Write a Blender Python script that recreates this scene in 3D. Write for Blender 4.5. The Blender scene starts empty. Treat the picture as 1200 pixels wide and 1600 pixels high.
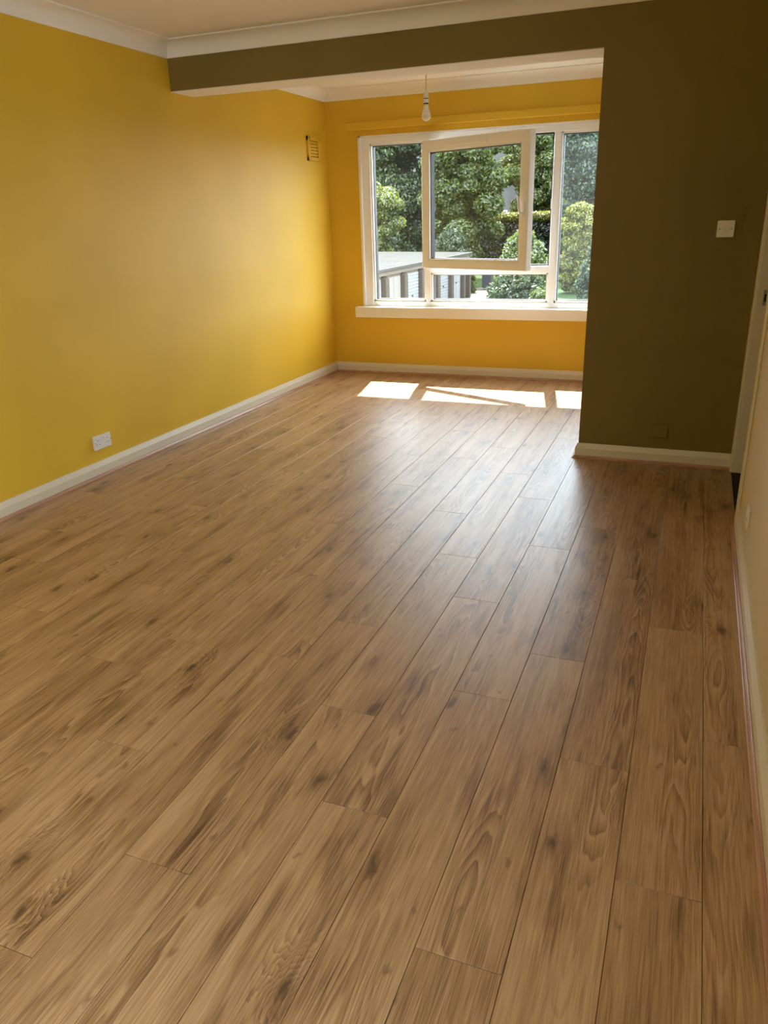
import bpy, bmesh, math, random
import numpy as np
from mathutils import Vector, Matrix

random.seed(7)
S = bpy.context.scene
COL = S.collection

# ------------------------------------------------------------------ camera
CX, CZ = 3.3733, 1.4711
YAW, PITCH, ROLL, FPX = 0.3827, -0.3677, -0.0304, 1195.48
cam_d = bpy.data.cameras.new('camera')
cam = bpy.data.objects.new('camera', cam_d); COL.objects.link(cam)
cy, sy, cp, sp = math.cos(YAW), math.sin(YAW), math.cos(PITCH), math.sin(PITCH)
fwd = Vector((-sy * cp, cy * cp, sp)); right = Vector((cy, sy, 0)); up = right.cross(fwd)
cr, sr = math.cos(ROLL), math.sin(ROLL)
r2, u2 = cr * right + sr * up, -sr * right + cr * up
cam.matrix_world = Matrix(((r2.x, u2.x, -fwd.x, CX), (r2.y, u2.y, -fwd.y, 0), (r2.z, u2.z, -fwd.z, CZ), (0, 0, 0, 1)))
cam_d.sensor_fit = 'HORIZONTAL'; cam_d.sensor_width = 36; cam_d.lens = FPX / 1200 * 36
cam_d.clip_start = 0.02; cam_d.clip_end = 500
S.camera = cam

# ------------------------------------------------------------------ light
SKY_L, SUN_E, EXPOSURE = 11.0, 29.0, 0.18
w = bpy.data.worlds.new('sky'); S.world = w; w.use_nodes = True
bg = w.node_tree.nodes['Background']
bg.inputs[0].default_value = (0.81, 0.915, 1.0, 1); bg.inputs[1].default_value = SKY_L
sun_d = bpy.data.lights.new('sun', 'SUN'); sun_d.energy = SUN_E; sun_d.angle = math.radians(0.53)
sun_d.color = (1.0, 0.95, 0.86)
sun = bpy.data.objects.new('sun', sun_d); COL.objects.link(sun)
SUN_DIR = Vector((0.115, -0.57, -1.0)).normalized()
sun.rotation_euler = SUN_DIR.to_track_quat('-Z', 'Y').to_euler(); sun.location = (0, 20, 30)
S.view_settings.view_transform = 'Standard'; S.view_settings.look = 'None'
S.view_settings.exposure = EXPOSURE; S.view_settings.gamma = 1; S.view_settings.use_curve_mapping = False
S.cycles.use_denoising = True
S.cycles.max_bounces = 7; S.cycles.diffuse_bounces = 5; S.cycles.glossy_bounces = 3
S.cycles.use_adaptive_sampling = True; S.cycles.adaptive_threshold = 0.06; S.cycles.adaptive_min_samples = 20; S.cycles.transparent_max_bounces = 24
S.cycles.sample_clamp_indirect = 12.0

# ------------------------------------------------------------------ room dimensions (metres)
W = 3.6886; YP = 4.8295; YB = 7.2093; HC = 2.4756; HB = 2.2861; XP = 2.7809; T = 0.2644
H = 2.565; YD = 3.93; YR = -4.6; YO = 7.34
PW = 0.192; PL = 1.257; XA = 3.535

def portal(loc, rot, sx, sy_):
    d = bpy.data.lights.new('window_portal', 'AREA'); d.shape = 'RECTANGLE'; d.size = sx; d.size_y = sy_
    d.cycles.is_portal = True
    o = bpy.data.objects.new('window_portal', d); COL.objects.link(o); o.location = loc; o.rotation_euler = rot
portal((1.57, YO + 0.02, 1.41), (-math.pi / 2, 0, 0), 2.5, 1.55)
SW = (-3.0, 0.0, 0.25, 2.10)           # side window added for its light, unseen behind the camera: y0, y1, z0, z1
portal((W + 0.2, (SW[0] + SW[1]) / 2, (SW[2] + SW[3]) / 2), (0, math.pi / 2, 0), SW[3] - SW[2], SW[1] - SW[0])

# ------------------------------------------------------------------ helpers
def tag(o, label=None, cat=None, group=None, kind=None):
    if label: o['label'] = label
    if cat: o['category'] = cat
    if group: o['group'] = group
    if kind: o['kind'] = kind
    return o

def empty(name, loc=(0, 0, 0), rz=0, parent=None):
    o = bpy.data.objects.new(name, None); COL.objects.link(o); o.location = loc; o.rotation_euler = (0, 0, rz)
    o.empty_display_size = 0.1
    if parent: o.parent = parent
    return o

class MB:
    def __init__(self): self.bm = bmesh.new()
    def box(self, a, b, bev=0, seg=1, mat=None):
        bm = bmesh.new() if bev or mat else self.bm
        x0, y0, z0 = [min(p, q) for p, q in zip(a, b)]; x1, y1, z1 = [max(p, q) for p, q in zip(a, b)]
        v = [bm.verts.new(p) for p in ((x0, y0, z0), (x1, y0, z0), (x1, y1, z0), (x0, y1, z0), (x0, y0, z1), (x1, y0, z1), (x1, y1, z1), (x0, y1, z1))]
        for f in ((3, 2, 1, 0), (4, 5, 6, 7), (0, 1, 5, 4), (1, 2, 6, 5), (2, 3, 7, 6), (3, 0, 4, 7)): bm.faces.new([v[i] for i in f])
        if bev: bmesh.ops.bevel(bm, geom=bm.edges[:], offset=bev, segments=seg, affect='EDGES', profile=0.5)
        if bm is not self.bm:
            if mat: bm.transform(mat)
            self.merge(bm)
        return self
    def merge(self, bm):
        me = bpy.data.meshes.new('tmp'); bm.to_mesh(me); bm.free(); self.bm.from_mesh(me); bpy.data.meshes.remove(me)
    def prism(self, pts, lo, hi, ax):          # polygon in the two other axes, extruded along ax
        def P(p, t):
            q = list(p); q.insert(ax, t); return q
        n = len(pts); a = [self.bm.verts.new(P(p, lo)) for p in pts]; b = [self.bm.verts.new(P(p, hi)) for p in pts]
        self.bm.faces.new(a); self.bm.faces.new(b[::-1])
        for i in range(n): self.bm.faces.new((a[i], b[i], b[(i + 1) % n], a[(i + 1) % n]))
        bmesh.ops.recalc_face_normals(self.bm, faces=self.bm.faces[:]); return self
    def tube(self, pts, rad, n=10, cap=True):
        pts = [Vector(p) for p in pts]; rs = rad if isinstance(rad, (list, tuple)) else [rad] * len(pts); rings = []
        for i, p in enumerate(pts):
            d = (pts[min(i + 1, len(pts) - 1)] - pts[max(i - 1, 0)]).normalized()
            s = d.cross(Vector((0.31, 0.2, 0.93)));
            if s.length < 0.05: s = d.cross(Vector((1, 0, 0)))
            s.normalize(); t = d.cross(s)
            rings.append([self.bm.verts.new(p + rs[i] * (math.cos(2 * math.pi * k / n) * s + math.sin(2 * math.pi * k / n) * t)) for k in range(n)])
        for i in range(len(rings) - 1):
            for k in range(n): self.bm.faces.new((rings[i][k], rings[i][(k + 1) % n], rings[i + 1][(k + 1) % n], rings[i + 1][k]))
        if cap: self.bm.faces.new(rings[0][::-1]); self.bm.faces.new(rings[-1])
        bmesh.ops.recalc_face_normals(self.bm, faces=self.bm.faces[:]); return self
    def lathe(self, prof, c=(0, 0, 0), n=24):
        rings = []
        for r, z in prof:
            rings.append([self.bm.verts.new((c[0] + r * math.cos(2 * math.pi * k / n), c[1] + r * math.sin(2 * math.pi * k / n), c[2] + z)) for k in range(n)] if r > 1e-5 else [self.bm.verts.new((c[0], c[1], c[2] + z))])
        for a, b in zip(rings, rings[1:]):
            for k in range(n):
                k2 = (k + 1) % n
                if len(a) == 1 and len(b) == 1: continue
                if len(a) == 1: self.bm.faces.new((a[0], b[k2], b[k]))
                elif len(b) == 1: self.bm.faces.new((a[k], a[k2], b[0]))
                else: self.bm.faces.new((a[k], a[k2], b[k2], b[k]))
        bmesh.ops.recalc_face_normals(self.bm, faces=self.bm.faces[:]); return self
    def sweep(self, path, prof, side=1, closed=False):
        # horizontal polyline; prof = (distance out of the wall, height); side=+1: room lies left of travel
        P = [Vector((p[0], p[1])) for p in path]; n = len(P); rings = []
        def nrm(a, b):
            d = (b - a).normalized(); return Vector((-d.y, d.x)) * side
        for i in range(n):
            if closed: n1, n2 = nrm(P[i - 1], P[i]), nrm(P[i], P[(i + 1) % n])
            else:
                n2 = nrm(P[i], P[i + 1]) if i < n - 1 else nrm(P[i - 1], P[i]); n1 = nrm(P[i - 1], P[i]) if i else n2
            o = (n1 + n2) / (1 + n1.dot(n2))
            rings.append([self.bm.verts.new((P[i].x + o.x * d, P[i].y + o.y * d, z)) for d, z in prof])
        m = len(prof)
        for i in range(n if closed else n - 1):
            a, b = rings[i], rings[(i + 1) % n]
            for k in range(m): self.bm.faces.new((a[k], b[k], b[(k + 1) % m], a[(k + 1) % m]))
        if not closed: self.bm.faces.new(rings[0]); self.bm.faces.new(rings[-1][::-1])
        bmesh.ops.recalc_face_normals(self.bm, faces=self.bm.faces[:]); return self
    def build(self, name, mat, parent=None, smooth=False, xf=None):
        if xf: self.bm.transform(xf)
        me = bpy.data.meshes.new(name); self.bm.to_mesh(me); self.bm.free()
        if smooth: me.shade_smooth() if hasattr(me, 'shade_smooth') else None
        if mat: me.materials.append(mat)
        o = bpy.data.objects.new(name, me); COL.objects.link(o)
        if parent: o.parent = parent
        return o

def struct(o): o['kind'] = 'structure'; return o

# ------------------------------------------------------------------ materials
class NT:
    def __init__(self, name):
        self.m = bpy.data.materials.new(name); self.m.use_nodes = True; self.t = self.m.node_tree
        self.b = self.t.nodes['Principled BSDF']; self.out = self.t.nodes['Material Output']
    def n(self, typ, props=None, **inp):
        nd = self.t.nodes.new(typ)
        for k, v in (props or {}).items(): setattr(nd, k, v)
        for k, v in inp.items():
            key = int(k[1:]) if k[0] == 'i' and k[1:].isdigit() else k.replace('_', ' ')
            s = nd.inputs[key]
            if isinstance(v, bpy.types.NodeSocket): self.t.links.new(v, s)
            else: s.default_value = v
        return nd
    def math(self, op, a, b=0.0, c=None, clamp=False):
        kw = dict(i0=a, i1=b)
        if c is not None: kw['i2'] = c
        return self.n('ShaderNodeMath', dict(operation=op, use_clamp=clamp), **kw).outputs[0]
    def vmath(self, op, a, b): return self.n('ShaderNodeVectorMath', dict(operation=op), i0=a, i1=b).outputs[0]
    def ramp(self, f, stops, interp='LINEAR'):
        nd = self.t.nodes.new('ShaderNodeValToRGB'); cr_ = nd.color_ramp; cr_.interpolation = interp
        while len(cr_.elements) < len(stops): cr_.elements.new(0.5)
        for e, (p, c) in zip(cr_.elements, stops):
            e.position = p; e.color = (*c, 1) if isinstance(c, tuple) else (c, c, c, 1)
        self.t.links.new(f, nd.inputs[0]); return nd.outputs[0]
    def mix(self, f, a, b, typ='MIX'):
        nd = self.n('ShaderNodeMix', dict(data_type='RGBA', blend_type=typ))
        for s, v in ((nd.inputs[0], f), (nd.inputs[6], a), (nd.inputs[7], b)):
            if isinstance(v, bpy.types.NodeSocket): self.t.links.new(v, s)
            else: s.default_value = (*v, 1) if isinstance(v, tuple) and len(v) == 3 else v
        return nd.outputs[2]
    def set(self, **kw):
        for k, v in kw.items():
            s = self.b.inputs[k.replace('_', ' ')]
            if isinstance(v, bpy.types.NodeSocket): self.t.links.new(v, s)
            else: s.default_value = (*v, 1) if isinstance(v, tuple) and len(v) == 3 else v
        return self
    def bump(self, h, strength=0.1, dist=0.01):
        b = self.n('ShaderNodeBump', None, Height=h, Strength=strength, Distance=dist)
        self.t.links.new(b.outputs[0], self.b.inputs['Normal']); return self

def paint(name, col, rough=0.55, var=0.05, bump=0.08, scale=180, spec=0.4):
    t = NT(name); co = t.n('ShaderNodeNewGeometry').outputs['Position']
    n1 = t.n('ShaderNodeTexNoise', None, Vector=co, Scale=1.7, Detail=1.0).outputs[0]
    lo = tuple(c * (1 - var) for c in col); hi = tuple(min(1, c * (1 + var)) for c in col)
    t.set(Base_Color=t.ramp(n1, [(0.3, lo), (0.7, hi)]), Roughness=rough, Specular_IOR_Level=spec)
    return t.m

def plain(name, col, rough=0.5, metal=0.0, spec=0.5):
    t = NT(name); co = t.n('ShaderNodeTexCoord').outputs['Object']
    n1 = t.n('ShaderNodeTexNoise', None, Vector=co, Scale=9.0, Detail=2.0).outputs[0]
    t.set(Base_Color=t.ramp(n1, [(0.3, tuple(c * 0.95 for c in col)), (0.7, tuple(min(1, c * 1.04) for c in col))]), Roughness=rough, Metallic=metal, Specular_IOR_Level=spec)
    return t.m

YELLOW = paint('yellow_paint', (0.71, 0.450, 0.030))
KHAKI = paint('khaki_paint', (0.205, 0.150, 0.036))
CREAM = paint('cream_paint', (0.68, 0.585, 0.40))
CEIL = paint('ceiling_white', (0.87, 0.84, 0.79), 0.8, 0.02, 0.05, spec=0.2)
COVE = paint('coving_white', (0.86, 0.83, 0.77), 0.6, 0.03, 0.03)
SKIRT = paint('gloss_cream', (0.70, 0.645, 0.51), 0.32, 0.03, 0.03, 60)
UPVC = paint('white_upvc', (0.84, 0.84, 0.83), 0.28, 0.01, 0.0)
SILLW = paint('sill_white', (0.84, 0.82, 0.78), 0.35, 0.02, 0.02)
PLAST = plain('white_plastic', (0.80, 0.79, 0.77), 0.3)
DARK = plain('black_gap', (0.015, 0.014, 0.013), 0.6)
RUBBER = plain('black_gasket', (0.01, 0.01, 0.01), 0.6)
STEEL = plain('dull_metal', (0.35, 0.34, 0.32), 0.35, 1.0)
SCREW = plain('screw_metal', (0.10, 0.085, 0.06), 0.4, 0.6)

def beading_mat():
    t = NT('pink_beading'); co = t.n('ShaderNodeNewGeometry').outputs['Position']
    n1 = t.n('ShaderNodeTexNoise', None, Vector=t.vmath('MULTIPLY', co, (14, 3, 60)), Scale=1.0, Detail=3.0).outputs[0]
    t.set(Base_Color=t.ramp(n1, [(0.3, (0.36, 0.185, 0.12)), (0.7, (0.50, 0.29, 0.20))]), Roughness=0.28); return t.m
BEAD = beading_mat()

def wood_mat():
    t = NT('oak_laminate')
    co = t.n('ShaderNodeTexCoord').outputs['Object']; rnd = t.n('ShaderNodeObjectInfo').outputs['Random']
    r2_ = t.math('FRACT', t.math('MULTIPLY', rnd, 17.31)); r3_ = t.math('FRACT', t.math('MULTIPLY', rnd, 71.7))
    off = t.n('ShaderNodeCombineXYZ', None, X=t.math('MULTIPLY', rnd, 37.0), Y=t.math('MULTIPLY', rnd, 173.0), Z=t.math('MULTIPLY', rnd, 11.0)).outputs[0]
    P = t.vmath('ADD', co, off); xyz = t.n('ShaderNodeSeparateXYZ', None, i0=co)
    def noise(sc, detail=2.0, rough=0.5, dist=0.0, o=0):
        return t.n('ShaderNodeTexNoise', dict(noise_dimensions='2D'), Vector=t.vmath('MULTIPLY', P, sc), Scale=1.0, Detail=detail, Roughness=rough, Distortion=dist).outputs[o]
    wnoise = noise((38, 16, 1), 2.0, 0.6, o=1)
    def knots(sx, sy, thr, wobble, core_r, halo_r):
        wob = t.vmath('MULTIPLY', t.vmath('SUBTRACT', wnoise, (0.5, 0.5, 0.5)), (wobble, wobble, 0))
        vor = t.n('ShaderNodeTexVoronoi', dict(voronoi_dimensions='2D'), Vector=t.vmath('ADD', t.vmath('MULTIPLY', P, (sx, sy, 0)), wob), Scale=1.0, Randomness=1.0)
        on = t.math('GREATER_THAN', t.n('ShaderNodeSeparateColor', None, Color=vor.outputs['Color']).outputs[0], thr)
        d = vor.outputs['Distance']
        return t.math('MULTIPLY', on, t.ramp(d, [(core_r * 0.25, 1.0), (core_r * 0.6, 0.55), (core_r, 0.0)], 'EASE')), t.math('MULTIPLY', on, t.ramp(d, [(0.0, 1.0), (halo_r, 0.0)], 'EASE'))
    core, halo = knots(4.6, 2.1, 0.55, 0.13, 0.09, 0.36)
    spot, _ = knots(11.0, 5.5, 0.80, 0.3, 0.10, 0.2)
    # cathedral figure: nested arches down the middle of each board, lines closing up towards its sides
    u = t.math('SUBTRACT', xyz.outputs[0], t.math('MULTIPLY_ADD', r2_, 0.11, -0.055))
    u = t.math('ADD', u, t.math('MULTIPLY', t.math('SUBTRACT', noise((0.6, 1.5, 1), 1.0), 0.5), 0.07))
    cyc = t.math('MULTIPLY', t.math('MULTIPLY', u, u), 1150.0)
    along = t.math('MULTIPLY', xyz.outputs[1], t.math('MULTIPLY_ADD', r3_, 16.0, -8.0))
    cyc = t.math('ADD', cyc, along)
    cyc = t.math('ADD', cyc, t.math('MULTIPLY', noise((5.0, 1.0, 1), 1.0, 0.5), 9.0))
    cyc = t.math('ADD', cyc, t.math('MULTIPLY', noise((26.0, 3.5, 1), 1.0, 0.5), 2.4))
    cyc = t.math('ADD', cyc, t.math('MULTIPLY', halo, 5.0))
    rings = t.ramp(t.math('FRACT', cyc), [(0.0, 0.0), (0.12, 0.15), (0.55, 0.55), (0.86, 1.0), (0.95, 0.1), (1.0, 0.0)])
    mid = t.ramp(t.math('ABSOLUTE', u), [(0.015, 1.0), (0.065, 0.35)])
    rmask = t.math('MULTIPLY', mid, t.ramp(noise((5.0, 1.1, 1), 2.0), [(0.40, 0.15), (0.58, 1.0)]))
    straight = noise((85, 1.3, 1), 3.0, 0.68)
    fine = noise((420, 9.0, 1), 1.0, 0.6)
    pores = t.ramp(noise((260, 5.0, 1), 1.0, 0.7), [(0.57, 0.0), (0.70, 1.0)])
    pale = t.ramp(noise((150, 3.2, 1), 2.0, 0.7), [(0.60, 0.0), (0.72, 1.0)])
    broad = noise((10.0, 0.9, 1), 2.0, 0.55)
    smear = t.ramp(noise((15.0, 2.4, 1), 3.0, 0.62), [(0.55, 0.0), (0.74, 1.0)])
    v = t.math('MULTIPLY', t.math('SUBTRACT', straight, 0.5), 0.50)
    v = t.math('ADD', v, t.math('MULTIPLY', t.math('SUBTRACT', broad, 0.5), 0.55))
    v = t.math('ADD', v, t.math('MULTIPLY', t.math('SUBTRACT', fine, 0.5), 0.50))
    v = t.math('ADD', v, t.math('MULTIPLY', t.math('MULTIPLY', t.math('SUBTRACT', rings, 0.25), rmask), 0.44))
    v = t.math('ADD', v, t.math('MULTIPLY', smear, 0.26))
    v = t.math('ADD', v, t.math('MULTIPLY', pores, 0.15))
    v = t.math('SUBTRACT', v, t.math('MULTIPLY', pale, 0.18))
    v = t.math('ADD', v, t.math('MULTIPLY', t.math('SUBTRACT', rnd, 0.5), 0.10))
    v = t.math('ADD', v, t.math('MULTIPLY', halo, 0.16))
    v = t.math('ADD', t.math('MULTIPLY', v, 1.3), 0.245)
    col = t.ramp(v, [(0.0, (0.53, 0.350, 0.190)), (0.33, (0.395, 0.240, 0.117)), (0.62, (0.255, 0.141, 0.066)), (1.0, (0.110, 0.055, 0.028))])
    col = t.mix(t.math('MULTIPLY', core, 0.85), col, (0.085, 0.042, 0.021))
    col = t.mix(t.math('MULTIPLY', spot, 0.50), col, (0.10, 0.048, 0.024))
    t.set(Base_Color=col, Roughness=t.math('MULTIPLY_ADD', straight, 0.16, 0.30), IOR=1.5, Specular_IOR_Level=0.80)
    t.bump(t.math('ADD', straight, t.math('MULTIPLY', fine, 0.6)), 0.10, 0.0015)
    return t.m
WOOD = wood_mat()
SUBFLOOR = plain('underlay', (0.10, 0.055, 0.03), 0.8)

def glass_mat(name, dust=0.03, tint=(0.93, 0.97, 0.96)):
    t = NT(name); nt = t.t
    tr = t.n('ShaderNodeBsdfTransparent', None, Color=(*tint, 1)); gl = t.n('ShaderNodeBsdfGlossy', None, Color=(1, 1, 1, 1), Roughness=0.0)
    fr = t.math('ADD', t.math('MULTIPLY', t.math('POWER', t.n('ShaderNodeLayerWeight', None, Blend=0.5).outputs['Facing'], 4.0), 0.6), 0.03)
    m1 = t.n('ShaderNodeMixShader', None, i0=t.math('MULTIPLY', fr, 0.8), i1=tr.outputs[0], i2=gl.outputs[0])
    co = t.n('ShaderNodeNewGeometry').outputs['Position']
    dn = t.n('ShaderNodeTexNoise', None, Vector=co, Scale=3.0, Detail=4.0).outputs[0]
    du = t.n('ShaderNodeBsdfTranslucent', None, Color=(0.8, 0.85, 0.9, 1))
    m2 = t.n('ShaderNodeMixShader', None, i0=t.math('MULTIPLY', t.ramp(dn, [(0.3, 0.4), (0.7, 1.0)]), dust), i1=m1.outputs[0], i2=du.outputs[0])
    nt.links.new(m2.outputs[0], t.out.inputs[0]); nt.nodes.remove(t.b); return t.m
GLASS = glass_mat('clear_glass', 0.0015, (0.97, 0.985, 0.98)); GLASS_D = glass_mat('dusty_glass', 0.008, (0.93, 0.97, 0.985))

# ------------------------------------------------------------------ floor
floor = struct(MB().box((-0.02, YR, -0.16), (W + 0.02, YB, -0.009)).build('floor', SUBFLOOR))
PH = {0: 2.072, -1: 1.46, -2: 1.855, -3: 1.13, -4: 2.08, -5: 1.466, -6: 1.862, -7: 1.13, -8: 2.08, -9: 1.475, -10: 2.052,
      -11: 1.852, -12: 1.16, -13: 1.51, -14: 2.07, -15: 1.90, -16: 1.195, -17: 1.53, -18: 2.08, -19: 1.47}
plank_cache = {}
def plank(x0, x1, y0, y1):
    wd, ln = x1 - x0, y1 - y0; key = (round(wd, 4), round(ln, 4))
    if key not in plank_cache:
        g = 0.0007
        bm = bmesh.new(); hx, hy, b = wd / 2 - g, ln / 2 - g, 0.0008
        lo = [bm.verts.new(p) for p in ((-hx, -hy, -0.008), (hx, -hy, -0.008), (hx, hy, -0.008), (-hx, hy, -0.008))]
        mi = [bm.verts.new(p) for p in ((-hx, -hy, -b), (hx, -hy, -b), (hx, hy, -b), (-hx, hy, -b))]
        tp = [bm.verts.new(p) for p in ((-hx + b, -hy + b, 0), (hx - b, -hy + b, 0), (hx - b, hy - b, 0), (-hx + b, hy - b, 0))]
        bm.faces.new(tp)
        for i in range(4):
            j = (i + 1) % 4; bm.faces.new((lo[i], lo[j], mi[j], mi[i])); bm.faces.new((mi[i], mi[j], tp[j], tp[i]))
        me = bpy.data.meshes.new('plank'); bm.to_mesh(me); bm.free(); me.materials.append(WOOD); plank_cache[key] = me
    o = bpy.data.objects.new('plank', plank_cache[key]); COL.objects.link(o); o.parent = floor
    o.location = ((x0 + x1) / 2, (y0 + y1) / 2, 0)
for k in range(-19, 1):
    x0, x1 = max(XA + k * PW, 0.004), min(XA + (k + 1) * PW, W - 0.004)
    if x1 - x0 < 0.02: continue
    ys = [YR + 0.004]; y = PH[k] - 6 * PL
    while y < YB:
        if y > YR + 0.06 and y < YB - 0.06: ys.append(y)
        y += PL
    ys.append(YB - 0.004)
    for a, b in zip(ys, ys[1:]): plank(x0, x1, a, b)

# ------------------------------------------------------------------ shell
def wall(name, boxes, mat):
    m = MB()
    for a, b in boxes: m.box(a, b)
    return struct(m.build(name, mat))
WX0, WX1, WZ0, WZ1 = 0.322, 2.82, 0.640, 2.172          # window opening
wall('wall_left', [((-0.2, YR - 0.2, -0.16), (0, YO, H + 0.1))], YELLOW)
wall('wall_back', [((0, YB, -0.16), (W + 0.2, YO, WZ0)), ((0, YB, WZ1), (W + 0.2, YO, H + 0.1)), ((0, YB, WZ0), (WX0, YO, WZ1)), ((WX1, YB, WZ0), (W + 0.2, YO, WZ1))], YELLOW)
DT = 2.03                                                # door opening y YD..YJ in the right wall
YJ = 4.765
WT = 0.12
wall('wall_right', [((W, YR - 0.2, -0.16), (W + WT, SW[0], H + 0.1)), ((W, SW[0], -0.16), (W + WT, SW[1], SW[2])), ((W, SW[0], SW[3]), (W + WT, SW[1], H + 0.1)),
                    ((W, SW[1], -0.16), (W + WT, YD, H + 0.1)), ((W, YD, DT), (W + WT, YJ, H + 0.1)), ((W, YJ, -0.16), (W + WT, YB, H + 0.1))], CREAM)
wall('wall_front', [((0, YR - 0.2, -0.16), (W, YR, H + 0.1))], YELLOW)
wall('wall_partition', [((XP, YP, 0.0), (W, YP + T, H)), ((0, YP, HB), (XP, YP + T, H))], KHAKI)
soffit = MB().box((0.0, YP + 0.004, HB - 0.004), (XP, YP + T, HB)).build('trim_6', CEIL); struct(soffit)
wall('ceiling', [((0, YR, H), (W, YB, H + 0.1))], CEIL)

# skirting boards and beading strip
SK = [(0, 0), (0.018, 0), (0.018, 0.062), (0.015, 0.070), (0.0085, 0.088), (0.0065, 0.0945), (0, 0.0945)]
BD = [(0.018, 0.0), (0.034, 0.0), (0.034, 0.004), (0.031, 0.007), (0.0275, 0.008), (0.0255, 0.011), (0.0235, 0.0155), (0.021, 0.017), (0.018, 0.017)]
def skirting(name, path, side, bead_path=None):
    o = struct(MB().sweep(path, SK, side).build(name, SKIRT))
    MB().sweep(bead_path or path, BD, side).build('beading', BEAD, o)
skirting('baseboard_left', [(0, YR), (0, YB - 0.0005)], -1)
skirting('baseboard_back', [(0.0005, YB), (W, YB)], -1)
skirting('baseboard_partition', [(XP, YP + T), (XP, YP), (W - 0.012, YP)], -1)
skirting('baseboard_right', [(W, YR), (W, YD - 0.062)], 1)
CV = [(0, -0.0895), (0.006, -0.0895), (0.0085, -0.084)] + [(0.100 - 0.0905 * math.cos(a), -0.084 + 0.0745 * math.sin(a)) for a in [math.radians(q) for q in range(9, 90, 9)]] + [(0.100, -0.0085), (0.106, -0.006), (0.106, 0), (0, 0)]
CV = [(d, H + z) for d, z in CV]
struct(MB().sweep([(0, YR), (0, YP), (W, YP), (W, YR)], CV, -1).build('trim_1', COVE))
struct(MB().sweep([(0, YP + T), (0, YB), (W, YB), (W, YP + T)], CV, -1, True).build('trim_2', COVE))
# painted curtain batten above the window
struct(MB().box((0.214, YB - 0.034, 2.222), (2.94, YB, 2.284), 0.003).build('trim_3', YELLOW))

# ------------------------------------------------------------------ window
FY0, FY1 = 7.236, 7.325
win = empty('window_1', (0, 0, 0)); struct(win)
def bar(name, a, b, bev=0.006, mat=UPVC, parent=win): return MB().box(a, b, bev, 2).build(name, mat, parent)
# white reveal lining round the opening
MB().box((WX0, YB - 0.004, WZ0), (WX0 + 0.022, FY0 + 0.03, WZ1)).box((WX1 - 0.022, YB - 0.004, WZ0), (WX1, FY0 + 0.03, WZ1)).box((WX0, YB - 0.004, WZ1 - 0.012), (WX1, FY0 + 0.03, WZ1)).build('reveal_lining', SILLW, win)
FX0, FX1, FZ0, FZ1 = 0.36, 2.785, 0.652, 2.160
bar('frame_jamb', (FX0 - 0.02, FY0, FZ0), (0.425, FY1, FZ1)); bar('frame_jamb', (2.705, FY0, FZ0), (FX1 + 0.02, FY1, FZ1))
bar('frame_head', (FX0, FY0 + 0.001, 2.105), (FX1, FY1, FZ1)); bar('frame_foot', (FX0, FY0 + 0.001, FZ0 - 0.01), (FX1, FY1, 0.700))
bar('mullion', (0.962, FY0 + 0.002, 0.69), (1.012, FY1, 2.11)); bar('mullion', (2.122, FY0 + 0.002, 0.69), (2.180, FY1, 2.11))
bar('transom', (1.005, FY0 + 0.003, 0.962), (2.128, FY1, 1.022))
def glazing_bead(name, x0, x1, z0, z1, y, parent, wd=0.017, d=0.02, mat=UPVC, ang=None):
    m = MB()
    prof = lambda: None
    m.box((x0, y, z0), (x0 + wd, y + d, z1)).box((x1 - wd, y, z0), (x1, y + d, z1)).box((x0, y, z0), (x1, y + d, z0 + wd)).box((x0, y, z1 - wd), (x1, y + d, z1))
    return m.build(name, mat, parent)
GY = 7.29
def pane(x0, x1, z0, z1, mat):
    MB().box((x0, GY - 0.010, z0), (x1, GY + 0.010, z1)).build('glass_pane', mat, win)
    glazing_bead('gasket', x0 + 0.001, x1 - 0.001, z0 + 0.001, z1 - 0.001, GY - 0.015, win, 0.0215, 0.048, RUBBER)
    glazing_bead('glazing_bead', x0, x1, z0, z1, FY0 + 0.012, win, 0.016, 0.028)
pane(0.425, 0.962, 0.700, 2.105, GLASS); pane(1.012, 2.122, 0.700, 0.962, GLASS); pane(2.180, 2.705, 0.700, 2.105, GLASS_D)
# dark rebate gasket round the open light
glazing_bead('rebate_gasket', 1.0125, 2.1215, 1.0225, 2.1045, FY0 + 0.030, win, 0.012, 0.045, RUBBER)
bar('keep', (2.112, FY0 + 0.02, 1.50), (2.124, FY0 + 0.04, 1.58), 0.002, STEEL)
# opening sash, hung on its left side and swung into the room
ANG = math.radians(-23.5)
sash = empty('sash', (0.985, FY0 - 0.002, 0), ANG, win)
SWD, SZ0, SZ1, SD = 1.168, 1.013, 2.094, 0.078
def sbar(name, a, b, bev=0.006, mat=UPVC, par=None): return MB().box(a, b, bev, 2).build(name, mat, par or sash)
sbar('stile', (0, -SD, SZ0), (0.077, 0, SZ1)); sbar('stile', (SWD - 0.077, -SD, SZ0), (SWD, 0, SZ1))
sbar('rail', (0.07, -SD + 0.001, SZ0), (SWD - 0.07, 0, SZ0 + 0.072)); sbar('rail', (0.07, -SD + 0.001, SZ1 - 0.085), (SWD - 0.07, 0, SZ1))
gx0, gx1, gz0, gz1 = 0.077, SWD - 0.077, SZ0 + 0.072, SZ1 - 0.085
MB().box((gx0, -0.046, gz0), (gx1, -0.026, gz1)).build('glass_pane', GLASS, sash)
glazing_bead('gasket', gx0 + 0.001, gx1 - 0.001, gz0 + 0.001, gz1 - 0.001, -0.056, sash, 0.0185, 0.05, RUBBER)
glazing_bead('glazing_bead', gx0, gx1, gz0, gz1, -0.071, sash, 0.013, 0.016)
tvx0, tvx1 = 0.27, 0.74
tv = sbar('trickle_vent', (tvx0, -SD - 0.016, SZ1 - 0.062), (tvx1, -SD, SZ1 - 0.030), 0.004)
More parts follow.
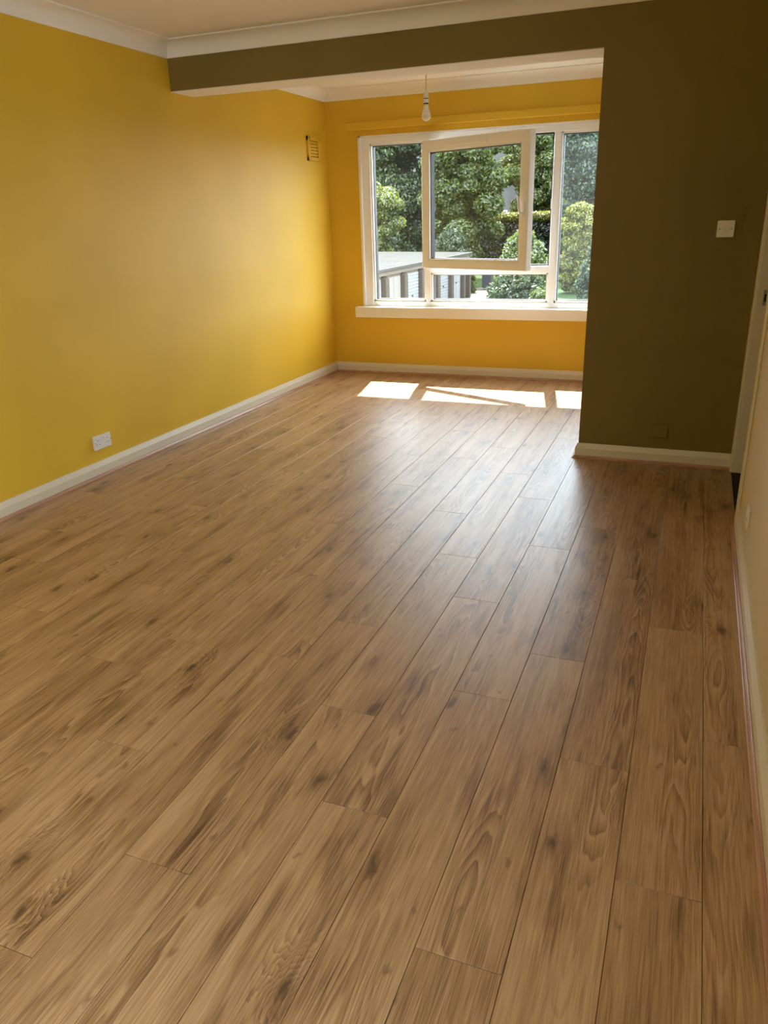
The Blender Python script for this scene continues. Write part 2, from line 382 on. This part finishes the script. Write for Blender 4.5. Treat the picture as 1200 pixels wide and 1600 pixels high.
hd = sbar('handle', (SWD - 0.060, -SD - 0.012, 1.44), (SWD - 0.030, -SD, 1.56), 0.005)
MB().tube([(SWD - 0.045, -SD - 0.008, 1.47), (SWD - 0.045, -SD - 0.042, 1.47), (SWD - 0.052, -SD - 0.050, 1.50), (SWD - 0.064, -SD - 0.050, 1.60)], [0.010, 0.010, 0.0105, 0.008], 10).build('lever', UPVC, sash, True)
# sill board with its deep front edge
sill = struct(MB().box((0.262, YB - 0.077, 0.553), (2.885, YB - 0.002, 0.652), 0.004, 2).box((WX0 + 0.002, YB - 0.003, 0.62), (WX1 - 0.002, FY0 + 0.03, 0.652)).build('trim_4', SILLW))

# unseen window added behind the camera to brighten near floor and left wall
w2 = struct(empty('added_side_window'))
m = MB(); X0, X1 = W + 0.03, W + 0.10; f = 0.06
m.box((X0, SW[0], SW[2]), (X1, SW[0] + f, SW[3])).box((X0, SW[1] - f, SW[2]), (X1, SW[1], SW[3])).box((X0, SW[0], SW[2]), (X1, SW[1], SW[2] + f)).box((X0, SW[0], SW[3] - f), (X1, SW[1], SW[3])).box((X0, (SW[0] + SW[1]) / 2 - 0.03, SW[2]), (X1, (SW[0] + SW[1]) / 2 + 0.03, SW[3]))
m.build('frame', UPVC, w2)
for a, b in ((SW[0] + f, (SW[0] + SW[1]) / 2 - 0.03), ((SW[0] + SW[1]) / 2 + 0.03, SW[1] - f)):
    MB().box((W + 0.055, a, SW[2] + f), (W + 0.075, b, SW[3] - f)).build('glass_pane', GLASS, w2)

# ------------------------------------------------------------------ doorway in the right wall
door = struct(empty('door_1'))
bar('lining', (W - 0.002, YJ - 0.028, 0.008), (W + WT + 0.002, YJ, DT), 0.003, SKIRT, door)
bar('lining', (W - 0.002, YD, 0.008), (W + WT + 0.002, YD + 0.028, DT), 0.003, SKIRT, door)
bar('lining', (W - 0.002, YD, DT - 0.028), (W + WT + 0.002, YJ, DT), 0.003, SKIRT, door)
bar('architrave', (W - 0.014, YD - 0.060, 0.0), (W, YD + 0.010, DT + 0.05), 0.005, SKIRT, door)
bar('architrave', (W - 0.014, YJ - 0.014, 0.0), (W, YP - 0.001, DT + 0.05), 0.005, SKIRT, door)
bar('architrave', (W - 0.014, YD - 0.060, DT - 0.012), (W, YP - 0.001, DT + 0.05), 0.005, SKIRT, door)
bar('door_stop', (W + 0.055, YJ - 0.040, 0.008), (W + WT, YJ - 0.026, DT - 0.03), 0.002, SKIRT, door)
sp_ = bar('strike_plate', (W + 0.030, YJ - 0.031, 0.965), (W + 0.052, YJ - 0.027, 1.045), 0.001, STEEL, door)
MB().box((W + 0.035, YJ - 0.0325, 0.985), (W + 0.046, YJ - 0.030, 1.025)).build('latch_hole', DARK, sp_)
MB().tube([(W + 0.066, YJ - 0.026, 0.055), (W + 0.066, YJ - 0.055, 0.055)], 0.014, 12).build('rubber_buffer', RUBBER, door)
wall('floor_hall', [((W, YD - 1.2, -0.16), (W + 1.5, YJ + 0.8, -0.004))], plain('hall_carpet', (0.03, 0.028, 0.026), 0.9))
wall('wall_hall', [((W + 1.4, YD - 1.2, 0), (W + 1.5, YJ + 0.8, H)), ((W + WT, YD - 1.3, 0), (W + 1.5, YD - 1.2, H)), ((W + WT, YJ + 0.8, 0), (W + 1.5, YJ + 0.9, H)), ((W + WT, YD - 1.2, H), (W + 1.5, YJ + 0.8, H + 0.1))], CREAM)

# ------------------------------------------------------------------ fittings
def plate_local(wd, ht, th, bev=0.003): return MB().box((-wd / 2, -th, -ht / 2), (wd / 2, 0, ht / 2), bev, 2)
# local frame: face looks along -Y, x to the right; rz turns it onto a wall
sw = empty('light_switch', (3.4915, YP, 1.3585)); tag(sw, 'white square single light switch on the dark partition wall', 'light switch')
plate_local(0.088, 0.087, 0.010).build('plate', PLAST, sw)
MB().box((-0.0145, -0.0125, -0.016), (0.0145, -0.008, 0.016), 0.0015, 2).build('rocker', PLAST, sw, xf=Matrix.Rotation(math.radians(4), 4, 'X'))
for s in (-1, 1): MB().tube([(s * 0.030, -0.0095, 0), (s * 0.030, -0.0108, 0)], 0.0032, 10).build('screw', SCREW, sw)
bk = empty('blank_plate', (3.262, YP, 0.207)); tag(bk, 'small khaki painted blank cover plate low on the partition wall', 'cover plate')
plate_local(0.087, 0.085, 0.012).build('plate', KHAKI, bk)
def wall_socket(name, loc, rz, label, wd, gangs):
    o = empty(name, loc, rz); tag(o, label, 'wall socket')
    plate_local(wd, 0.086, 0.016 if len(gangs) > 1 else 0.010, 0.003).build('plate', PLAST, o)
    d = 0.016 if len(gangs) > 1 else 0.010
    for s in gangs:
        MB().box((s * 0.016 - 0.007, -d - 0.005, 0.008), (s * 0.016 + 0.007, -d + 0.002, 0.028), 0.0015, 2).build('switch', PLAST, o)
        cx = s * 0.043
        for a, b, c, e in ((-0.002, 0.010, 0.002, 0.018), (-0.0142, -0.013, -0.0078, -0.009), (0.0078, -0.013, 0.0142, -0.009)):
            MB().box((cx + a, -d - 0.0005, b), (cx + c, -d + 0.0005, e)).build('pin_hole', DARK, o)
    for s in (-1, 1): MB().tube([(s * (wd / 2 - 0.009), -d + 0.0005, 0.0), (s * (wd / 2 - 0.009), -d - 0.0008, 0.0)], 0.003, 10).build('screw', SCREW, o)
wall_socket('double_socket', (0, 3.664, 0.211), math.pi / 2, 'white double socket low on the yellow wall above the skirting', 0.149, (-1, 1))
wall_socket('single_socket', (W, 3.372, 0.238), -math.pi / 2, 'white socket seen edge-on low on the cream wall by the doorway', 0.086, (0,))
# yellow painted air vent
vt = empty('air_vent', (0, 6.915, 2.066), math.pi / 2); tag(vt, 'yellow painted slotted air vent high on the yellow wall near the window corner', 'air vent')
m = MB(); w2_, h2_ = 0.122, 0.100
m.box((-w2_, -0.012, -h2_), (-0.078, 0, h2_)).box((0.078, -0.012, -h2_), (w2_, 0, h2_)).box((-w2_, -0.012, 0.066), (w2_, 0, h2_)).box((-w2_, -0.012, -h2_), (w2_, 0, -0.070))
m.build('plate', YELLOW, vt, xf=Matrix.Scale(1.6, 4, (0, 1, 0)))
MB().box((-0.08, -0.004, -0.072), (0.08, -0.001, 0.068)).build('dark_backing', DARK, vt)
rows = 6; pitch = 0.0255
for i in range(rows - 1):
    z = 0.066 - 0.0075 - (i + 0.5) * pitch + 0.004
    MB().box((-0.08, -0.011, z - 0.0095), (0.08, -0.003, z + 0.0095), 0.001).build('slat', YELLOW, vt)
for xd in (-0.026, 0.026): MB().box((xd - 0.004, -0.0105, -0.072), (xd + 0.004, -0.003, 0.068)).build('divider', YELLOW, vt)

# pendant bulb
PX, PY = 1.405, 5.95
pd = empty('pendant_light', (PX, PY, 0)); tag(pd, 'bare white bulb on a thin hanging flex in front of the window', 'pendant lamp')
BZ = 2.118
MB().lathe([(0, H - BZ - 0.022), (0.03, H - BZ - 0.022), (0.042, H - BZ - 0.012), (0.045, H - BZ)], (0, 0, BZ), 24).build('ceiling_rose', PLAST, pd, True)
MB().tube([(0, 0, H - 0.02), (0.0015, 0, 2.42), (-0.001, 0, 2.36), (0, 0, 2.315)], 0.0035, 8).build('cord', plain('grey_flex', (0.62, 0.58, 0.50), 0.5), pd, True)
hld = MB().lathe([(0, 0.212), (0.006, 0.212), (0.008, 0.196), (0.019, 0.176), (0.020, 0.150), (0.020, 0.1485)], (0, 0, BZ), 20).build('lamp_holder', PLAST, pd, True)
MB().lathe([(0.0175, 0.149), (0.0175, 0.110)], (0, 0, BZ), 20).build('dark_ring', DARK, hld)
MB().lathe([(0.0175, 0.1435), (0.0205, 0.1435), (0.0205, 0.118), (0.0175, 0.118)], (0, 0, BZ), 20).build('skirt_ring', PLAST, hld)
blb = MB().lathe([(0.015, 0.113), (0.0165, 0.113), (0.0185, 0.085), (0.024, 0.068), (0.0285, 0.056)], (0, 0, BZ), 24).build('bulb', PLAST, pd, True)
pr = [(0.0285, 0.056)] + [(0.0335 * math.cos(math.radians(a)), 0.0335 + 0.0335 * math.sin(math.radians(a))) for a in range(36, -90, -9)] + [(0, 0)]
MB().lathe(pr, (0, 0, BZ), 28).build('diffuser', plain('opal_diffuser', (0.86, 0.84, 0.80), 0.35), blb, True)

# ------------------------------------------------------------------ outdoors
G = -2.9
def ground_mat(name, c1, c2, sc, bump=0.2, rough=0.9):
    t = NT(name); co = t.n('ShaderNodeNewGeometry').outputs['Position']
    n1 = t.n('ShaderNodeTexNoise', None, Vector=co, Scale=sc, Detail=6.0, Roughness=0.65).outputs[0]
    t.set(Base_Color=t.ramp(n1, [(0.35, c1), (0.65, c2)]), Roughness=rough, Specular_IOR_Level=0.2)
    if bump: t.bump(n1, bump, 0.05)
    return t.m
CONC = ground_mat('pale_concrete', (0.055, 0.047, 0.038), (0.08, 0.07, 0.057), 3.0)
LAWN = ground_mat('mown_grass', (0.012, 0.030, 0.004), (0.024, 0.048, 0.006), 9.0)
struct(MB().box((-90, 7.6, G - 0.5), (80, 140, G - 0.02)).build('ground', CONC))
lawn = tag(MB().box((-60, 46.5, G - 0.1), (-9.6, 100, G + 0.02)).box((-9.6, 52, G - 0.1), (60, 100, G + 0.02)).box((-6.0, 40, G - 0.1), (60, 52, G + 0.02)).build('ground_lawn', LAWN), kind='structure')

# garages
gar = empty('garage_block', (-8.75, 36, G)); tag(gar, 'row of flat-roofed garages with white doors and brown pillars', 'garage')
PEB = ground_mat('brown_pebbledash', (0.05, 0.038, 0.03), (0.08, 0.063, 0.05), 14.0)
BEIGE = ground_mat('beige_render', (0.13, 0.108, 0.085), (0.155, 0.13, 0.10), 2.0, 0.05)
ROOFM = ground_mat('weathered_roof_sheet', (0.012, 0.0117, 0.0107), (0.021, 0.0204, 0.0184), 1.2, 0.05)
GUT = plain('dark_gutter', (0.03, 0.028, 0.025), 0.5)
DOORW = plain('white_garage_door', (0.20, 0.205, 0.21), 0.45); DOORC = plain('cream_garage_door', (0.18, 0.165, 0.145), 0.5)
X0, Y0, Y1, D = -8.75, 25.0, 43.9, 6.0
inv = Matrix.Translation((8.75, -36, -G))
def gb(name, mat, parent=gar, *boxes, bev=0):
    m = MB()
    for a, b in boxes: m.box(a, b, bev)
    return m.build(name, mat, parent, xf=inv)
gb('wall', BEIGE, gar, ((X0 - D, Y0, G), (X0 - 0.05, Y1, -0.66)))
gb('fascia', BEIGE, gar, ((X0 - 0.05, Y0, -0.80), (X0 + 0.10, Y1 + 0.05, -0.60)))
gb('gutter', GUT, gar, ((X0 + 0.10, Y0, -0.60), (X0 + 0.24, Y1 + 0.15, -0.50)), ((X0 - D, Y1 + 0.05, -0.6), (X0 + 0.24, Y1 + 0.15, -0.52)))
y = Y0
while y < Y1 + 0.1:
    y2 = min(y + 1.02, Y1 + 0.12)
    rs = MB().prism([(X0 - D, -0.42), (X0 + 0.17, -0.52), (X0 + 0.17, -0.495), (X0 - D, -0.395)], y, y2 - 0.03, 1)
    rs.box((X0 - D, y2 - 0.07, -0.42), (X0 - D + 0.02, y2 - 0.03, -0.38)); rs.build('roof_sheet', ROOFM, gar, xf=inv)
    y += 1.02
pil = [28.4 - 2.37, 28.42, 30.8, 33.12, 35.5, 37.95, 40.3, 42.62]
for y in pil:
    MB().prism([(y - 0.2, G), (y + 0.2, G), (y + 0.2, -0.95), (y, -0.82), (y - 0.2, -0.95)], X0 - 0.05, X0 + 0.2, 0).build('pillar', PEB, gar, xf=inv)
gb('end_pillar', PEB, gar, ((X0 - 0.05, Y1 - 0.28, G), (X0 + 0.2, Y1, -0.8)))
for i, (a, b) in enumerate(zip(pil, pil[1:] + [43.75])):
    ribbed = i in (3, 5); a += 0.26; b -= 0.26
    if b - a < 0.5: continue
    dr = gb('garage_door', DOORW if i >= 3 else DOORC, gar, ((X0 - 0.06, a, G + 0.03), (X0 + 0.0, b, -0.93)))
    if ribbed:
        z = G + 0.05
        while z < -1.0:
            gb('rib', DOORW, dr, ((X0, a + 0.02, z), (X0 + 0.03, b - 0.02, z + 0.10))); z += 0.14
    else:
        for z0, z1 in ((G + 0.05, -1.96), (-1.92, -0.96)):
            gb('door_panel', DOORW if i >= 3 else DOORC, dr, ((X0, a + 0.05, z0), (X0 + 0.025, (a + b) / 2 - 0.02, z1)), ((X0, (a + b) / 2 + 0.02, z0), (X0 + 0.025, b - 0.05, z1)))
    gb('handle', GUT, dr, ((X0 + 0.03, (a + b) / 2 - 0.05, -1.98), (X0 + 0.07, (a + b) / 2 + 0.05, -1.90)))
MB().tube([(X0 + 0.26, 36.0, G), (X0 + 0.26, 36.0, -0.55)], 0.05, 8).build('downpipe', GUT, gar, xf=inv)

# far house behind the trees
STONE = ground_mat('grey_stone', (0.10, 0.10, 0.10), (0.14, 0.138, 0.134), 1.5, 0.1)
hs = empty('stone_house', (-14, 78, G)); tag(hs, 'grey stone house glimpsed between the trees behind the garden', 'house')
hi = Matrix.Translation((14, -78, -G))
MB().box((-24, 75, G), (-6, 84, 8.2)).build('wall', STONE, hs, xf=hi)
MB().prism([(74.6, 8.2), (84.4, 8.2), (79.5, 12.5)], -24.4, -5.6, 0).build('roof', plain('slate_roof', (0.10, 0.10, 0.115), 0.6), hs, xf=hi)
PANE = plain('dark_pane', (0.02, 0.022, 0.025), 0.1)
for x in (-21.5, -17.5, -13.95, -10.4):
    for z in (-0.4, 3.75):
        fr = MB().box((x - 0.36, 74.93, z), (x + 0.36, 75.02, z + 2.15)).build('window_frame', UPVC, hs, xf=hi)
        for dz in (0.12, 1.16): MB().box((x - 0.25, 74.90, z + dz), (x + 0.25, 74.96, z + dz + 0.85)).build('window_pane', PANE, fr, xf=hi)

# foliage
def leaf_mat(name, c_dark, c_light, trans=0.35):
    t = NT(name); nt = t.t
    g = t.n('ShaderNodeNewGeometry'); r = g.outputs['Random Per Island']
    n1 = t.n('ShaderNodeTexNoise', None, Vector=g.outputs['Position'], Scale=0.9, Detail=2.0).outputs[0]
    f = t.math('ADD', t.math('MULTIPLY', r, 0.6), t.math('MULTIPLY', n1, 0.4))
    col = t.ramp(f, [(0.2, c_dark), (0.8, c_light)])
    d = t.n('ShaderNodeBsdfDiffuse', None, Color=col); tr = t.n('ShaderNodeBsdfTranslucent', None, Color=t.mix(1.0, col, (1.25, 1.2, 0.45), 'MULTIPLY'))
    gl = t.n('ShaderNodeBsdfGlossy', None, Color=(1, 1, 1, 1), Roughness=0.45)
    m1 = t.n('ShaderNodeMixShader', None, i0=trans, i1=d.outputs[0], i2=tr.outputs[0])
    m2 = t.n('ShaderNodeMixShader', None, i0=0.035, i1=m1.outputs[0], i2=gl.outputs[0])
    nt.links.new(m2.outputs[0], t.out.inputs[0]); nt.nodes.remove(t.b); return t.m
BARK = ground_mat('bark', (0.03, 0.022, 0.015), (0.055, 0.042, 0.03), 8.0)
rng = np.random.default_rng(5)

def leaves(name, centres, radii, n, size, mat, parent, aspect=1.7, droop=0.0, off=(0, 0, 0), updir=0.35):
    centres = np.asarray(centres, float); radii = np.asarray(radii, float)
    vol = (radii.prod(1)) ** (2 / 3); idx = rng.choice(len(centres), n, p=vol / vol.sum())
    d = rng.normal(size=(n, 3)); d /= np.linalg.norm(d, axis=1)[:, None]
    rad = rng.random(n) ** 0.35
    p = centres[idx] + d * radii[idx] * rad[:, None]
    nr = d + rng.normal(size=(n, 3)) * 0.7; nr[:, 2] += updir; nr /= np.linalg.norm(nr, axis=1)[:, None]
    a = rng.normal(size=(n, 3)); a[:, 2] -= droop; a -= (a * nr).sum(1)[:, None] * nr; a /= np.linalg.norm(a, axis=1)[:, None]
    b = np.cross(nr, a); s = size * (0.6 + 0.8 * rng.random(n))[:, None]
    a = a * s * aspect / 2; b = b * s / 2
    v = np.stack([p - a, p + b * 0.9 - a * 0.15, p + a, p - b * 0.9 - a * 0.15], 1).reshape(-1, 3) - np.asarray(off)
    me = bpy.data.meshes.new(name); me.vertices.add(4 * n); me.vertices.foreach_set('co', v.ravel())
    me.loops.add(4 * n); me.loops.foreach_set('vertex_index', np.arange(4 * n)); me.polygons.add(n)
    me.polygons.foreach_set('loop_start', np.arange(0, 4 * n, 4)); me.polygons.foreach_set('loop_total', np.full(n, 4))
    me.update(calc_edges=True); me.materials.append(mat)
    o = bpy.data.objects.new(name, me); COL.objects.link(o); o.parent = parent; o['kind'] = 'stuff'; return o

def tree(name, label, cat, base, zc, rx, ry, rz, mat, nclump, n, size, trunk=0.25, clump=(0.8, 1.5), group=None, droop=0.0, flat=0.75):
    o = empty(name, base); tag(o, label, cat, group)
    c = []; r = []
    for i in range(nclump):
        d = rng.normal(size=3); d /= np.linalg.norm(d); q = rng.random() ** 0.4
        pos = np.array([base[0] + d[0] * rx * q, base[1] + d[1] * ry * q, zc + d[2] * rz * q]); rr = rng.uniform(*clump)
        pos[2] = max(pos[2], base[2] + rr * 0.8)
        c.append(pos); r.append((rr, rr, rr * flat))
    m = MB(); top = zc - base[2] + rz * 0.3
    m.tube([(0, 0, 0), (0.05, 0, top * 0.4), (-0.05, 0.05, top)], [trunk, trunk * 0.75, trunk * 0.25], 8); m.build('trunk', BARK, o)
    for q in range(7):
        k = rng.integers(len(c)); e = c[k] - np.array(base); z = min(top * rng.uniform(0.25, 0.8), max(e[2], 0.3))
        m = MB(); m.tube([(0, 0, z * 0.8), (e[0] * 0.5, e[1] * 0.5, (z + e[2]) / 2 + 0.1), tuple(e)], [trunk * 0.4, trunk * 0.25, trunk * 0.08], 6); m.build('branch', BARK, o)
    leaves('foliage', c, r, n, size, mat, o, off=base, droop=droop); return o

L_MID = leaf_mat('leaf_mid_green', (0.010, 0.024, 0.005), (0.085, 0.120, 0.016), 0.45)
L_PALE = leaf_mat('leaf_pale_green', (0.030, 0.050, 0.012), (0.135, 0.158, 0.032), 0.45)
L_DARK = leaf_mat('leaf_dark_green', (0.006, 0.018, 0.006), (0.050, 0.082, 0.014), 0.45)
L_BLUE = leaf_mat('leaf_blue_green', (0.008, 0.024, 0.010), (0.042, 0.072, 0.026), 0.38)
L_GOLD = leaf_mat('leaf_golden', (0.040, 0.055, 0.003), (0.17, 0.165, 0.006), 0.42)
L_HEDGE = leaf_mat('leaf_hedge', (0.010, 0.014, 0.006), (0.026, 0.032, 0.010))
L_SHRUB = leaf_mat('leaf_shrub', (0.018, 0.040, 0.009), (0.095, 0.130, 0.028), 0.45)

tree('broadleaf_tree', 'large dense mid-green tree behind the opened window sash', 'tree', (-12.5, 56, G), 4.0, 3.0, 3.0, 6.0, L_MID, 110, 110000, 0.13, 0.35, (0.6, 1.2))
tree('broadleaf_tree', 'tall dark green tree behind the garage roof at left', 'tree', (-20.2, 63, G), 9.0, 5.4, 3.2, 12.5, L_DARK, 240, 170000, 0.17, 0.35, (0.8, 1.4))
tree('birch_tree', 'pale feathery green tree at the left edge of the window', 'tree', (-15.9, 47.5, G), 1.5, 1.6, 1.6, 4.0, L_PALE, 60, 50000, 0.10, 0.2, (0.4, 0.8), droop=0.6)
tree('broadleaf_tree', 'yellow-green tree above the hedge right of the stone house', 'tree', (-10.1, 69, G), 5.5, 2.6, 2.4, 6.0, L_PALE, 80, 70000, 0.15, 0.3, (0.6, 1.2))
tree('broadleaf_tree', 'blue-green tall tree seen through the right-hand pane', 'tree', (-2.2, 56.5, G), 4.9, 3.9, 3.0, 6.3, L_BLUE, 110, 90000, 0.14, 0.35, (0.8, 1.3))
for x, z_, lab in ((-34, 5.0, 'hazy background tree far left behind the stone house'), (-15, 6.0, 'hazy background tree directly behind the stone house roof'), (5, 6.5, 'hazy background tree far right behind the stone house')):
    tree('background_tree', lab, 'tree', (x, 104, G), z_, 6.5, 4.0, 8.0, L_MID, 110, 50000, 0.28, 0.45, (1.3, 2.3), 'trees behind the house')
# clipped hedge with golden top
hg = empty('clipped_hedge', (-7.5, 63, G)); tag(hg, 'tall flat-topped hedge with bright golden top growth', 'hedge')
xs = np.arange(-13.5, 0.6, 0.55); c = [(x, 63 + s, z) for x in xs for z in np.arange(G + 0.4, 1.0, 0.6) for s in (-0.5, 0.4)]
leaves('foliage', c, [(0.5, 0.45, 0.5)] * len(c), 60000, 0.12, L_HEDGE, hg, off=(-7.5, 63, G))
c = [(x, 63 + s, 1.22 + rng.uniform(-.03, .03)) for x in np.arange(-13.5, 0.6, 0.3) for s in (-0.6, -0.2, 0.2, 0.6)]
leaves('golden_top', c, [(0.4, 0.4, 0.34)] * len(c), 40000, 0.09, L_GOLD, hg, off=(-7.5, 63, G), updir=0.8)
MB().box((-13.4, 62.7, G), (0.5, 63.3, 0.9)).build('hedge_core', BARK, hg, xf=Matrix.Translation((7.5, -63, -G)))
# golden domed bush
def bush(name, label, base, rx, ry, h, mat, n, size, dome=0.45, top_mat=None, group=None):
    o = empty(name, base); tag(o, label, 'shrub', group)
    c = []; r = []
    for i in range(150):
        a = rng.uniform(0, 6.283); q = math.sqrt(rng.random()); z = rng.uniform(0.08, 1) * h
        k = 1.0 if z < h * (1 - dome) else math.sqrt(max(0.02, 1 - ((z - h * (1 - dome)) / (h * dome)) ** 2))
        c.append((base[0] + math.cos(a) * rx * q * k, base[1] + math.sin(a) * ry * q * k, base[2] + z)); rr = rng.uniform(0.13, 0.24) * min(h, 2 * rx)
        r.append((rr, rr, rr * 0.8))
    leaves('foliage', c, r, n, size, mat, o, off=base)
    MB().tube([(0, 0, 0), (0, 0, h * 0.7)], [0.09, 0.03], 6).build('stem', BARK, o)
    return o
bush('golden_bush', 'clipped golden-green domed bush beyond the right-hand pane', (-2.9, 46, G), 0.95, 0.95, 4.55, L_GOLD, 50000, 0.09, 0.3)
bush('spreading_shrub', 'light green spreading shrub in front of the hedge', (-5.0, 41, G), 1.15, 1.1, 3.3, L_SHRUB, 40000, 0.10, 0.6)
bush('spreading_shrub', 'dark glossy shrub filling the low centre pane', (-3.7, 34, G), 1.25, 1.1, 1.95, L_BLUE, 45000, 0.08, 0.55)
bush('round_bush', 'small rounded bush at the end of the garages', (-9.35, 46.2, G), 0.42, 0.42, 1.15, L_MID, 14000, 0.06, 0.6)
bush('yew_bush', 'soft grey-green bush behind the end of the garage roof', (-11.6, 50.2, G), 1.15, 0.8, 3.3, L_BLUE, 40000, 0.09, 0.6)
bush('low_shrub', 'leafy light green shrub at the foot of the conifer', (-2.0, 29.6, G), 0.5, 0.5, 1.6, L_SHRUB, 14000, 0.08, 0.6)
# conical conifer
cf = empty('conifer', (0.35, 31, G)); tag(cf, 'blue-green conical conifer at the right edge of the window view', 'conifer')
c = []; r = []
for i in range(240):
    z = rng.random() ** 1.3; k = (1 - z) ** 0.6 * 1.5; a = rng.uniform(0, 6.283); q = rng.uniform(0.6, 1)
    c.append((0.35 + math.cos(a) * k * q, 31 + math.sin(a) * k * q, G + 0.1 + z * 5.0)); rr = 0.30 * (1 - z * 0.55); r.append((rr, rr, rr * 1.3))
leaves('foliage', c, r, 60000, 0.06, L_BLUE, cf, aspect=2.2, off=(0.35, 31, G), droop=-0.8)
MB().tube([(0, 0, 0), (0, 0, 4.1)], [0.14, 0.02], 8).build('trunk', BARK, cf)
# low dark wall, bin
struct(MB().box((-22, 66, G + 0.02), (4, 66.3, -1.2)).build('wall_garden', ground_mat('dark_wall', (0.035, 0.03, 0.03), (0.06, 0.05, 0.05), 2.0)))
bn = empty('wheelie_bin', (-8.75, 48.6, G + 0.02)); tag(bn, 'dark blue wheeled bin with a red lid standing on the path', 'bin')
BINM = plain('dark_blue_plastic', (0.003, 0.004, 0.010), 0.5)
m = MB(); m.box((-0.29, -0.36, 0.08), (0.29, 0.36, 0.98), 0.03); m.build('body', BINM, bn)
MB().box((-0.31, -0.39, 0.98), (0.31, 0.39, 1.06), 0.025).build('lid', plain('red_plastic', (0.16, 0.03, 0.035), 0.4), bn)
for s in (-1, 1): MB().tube([(s * 0.25, 0.33, 0.1), (s * 0.31, 0.33, 0.1)], 0.1, 14).build('wheel', DARK, bn)
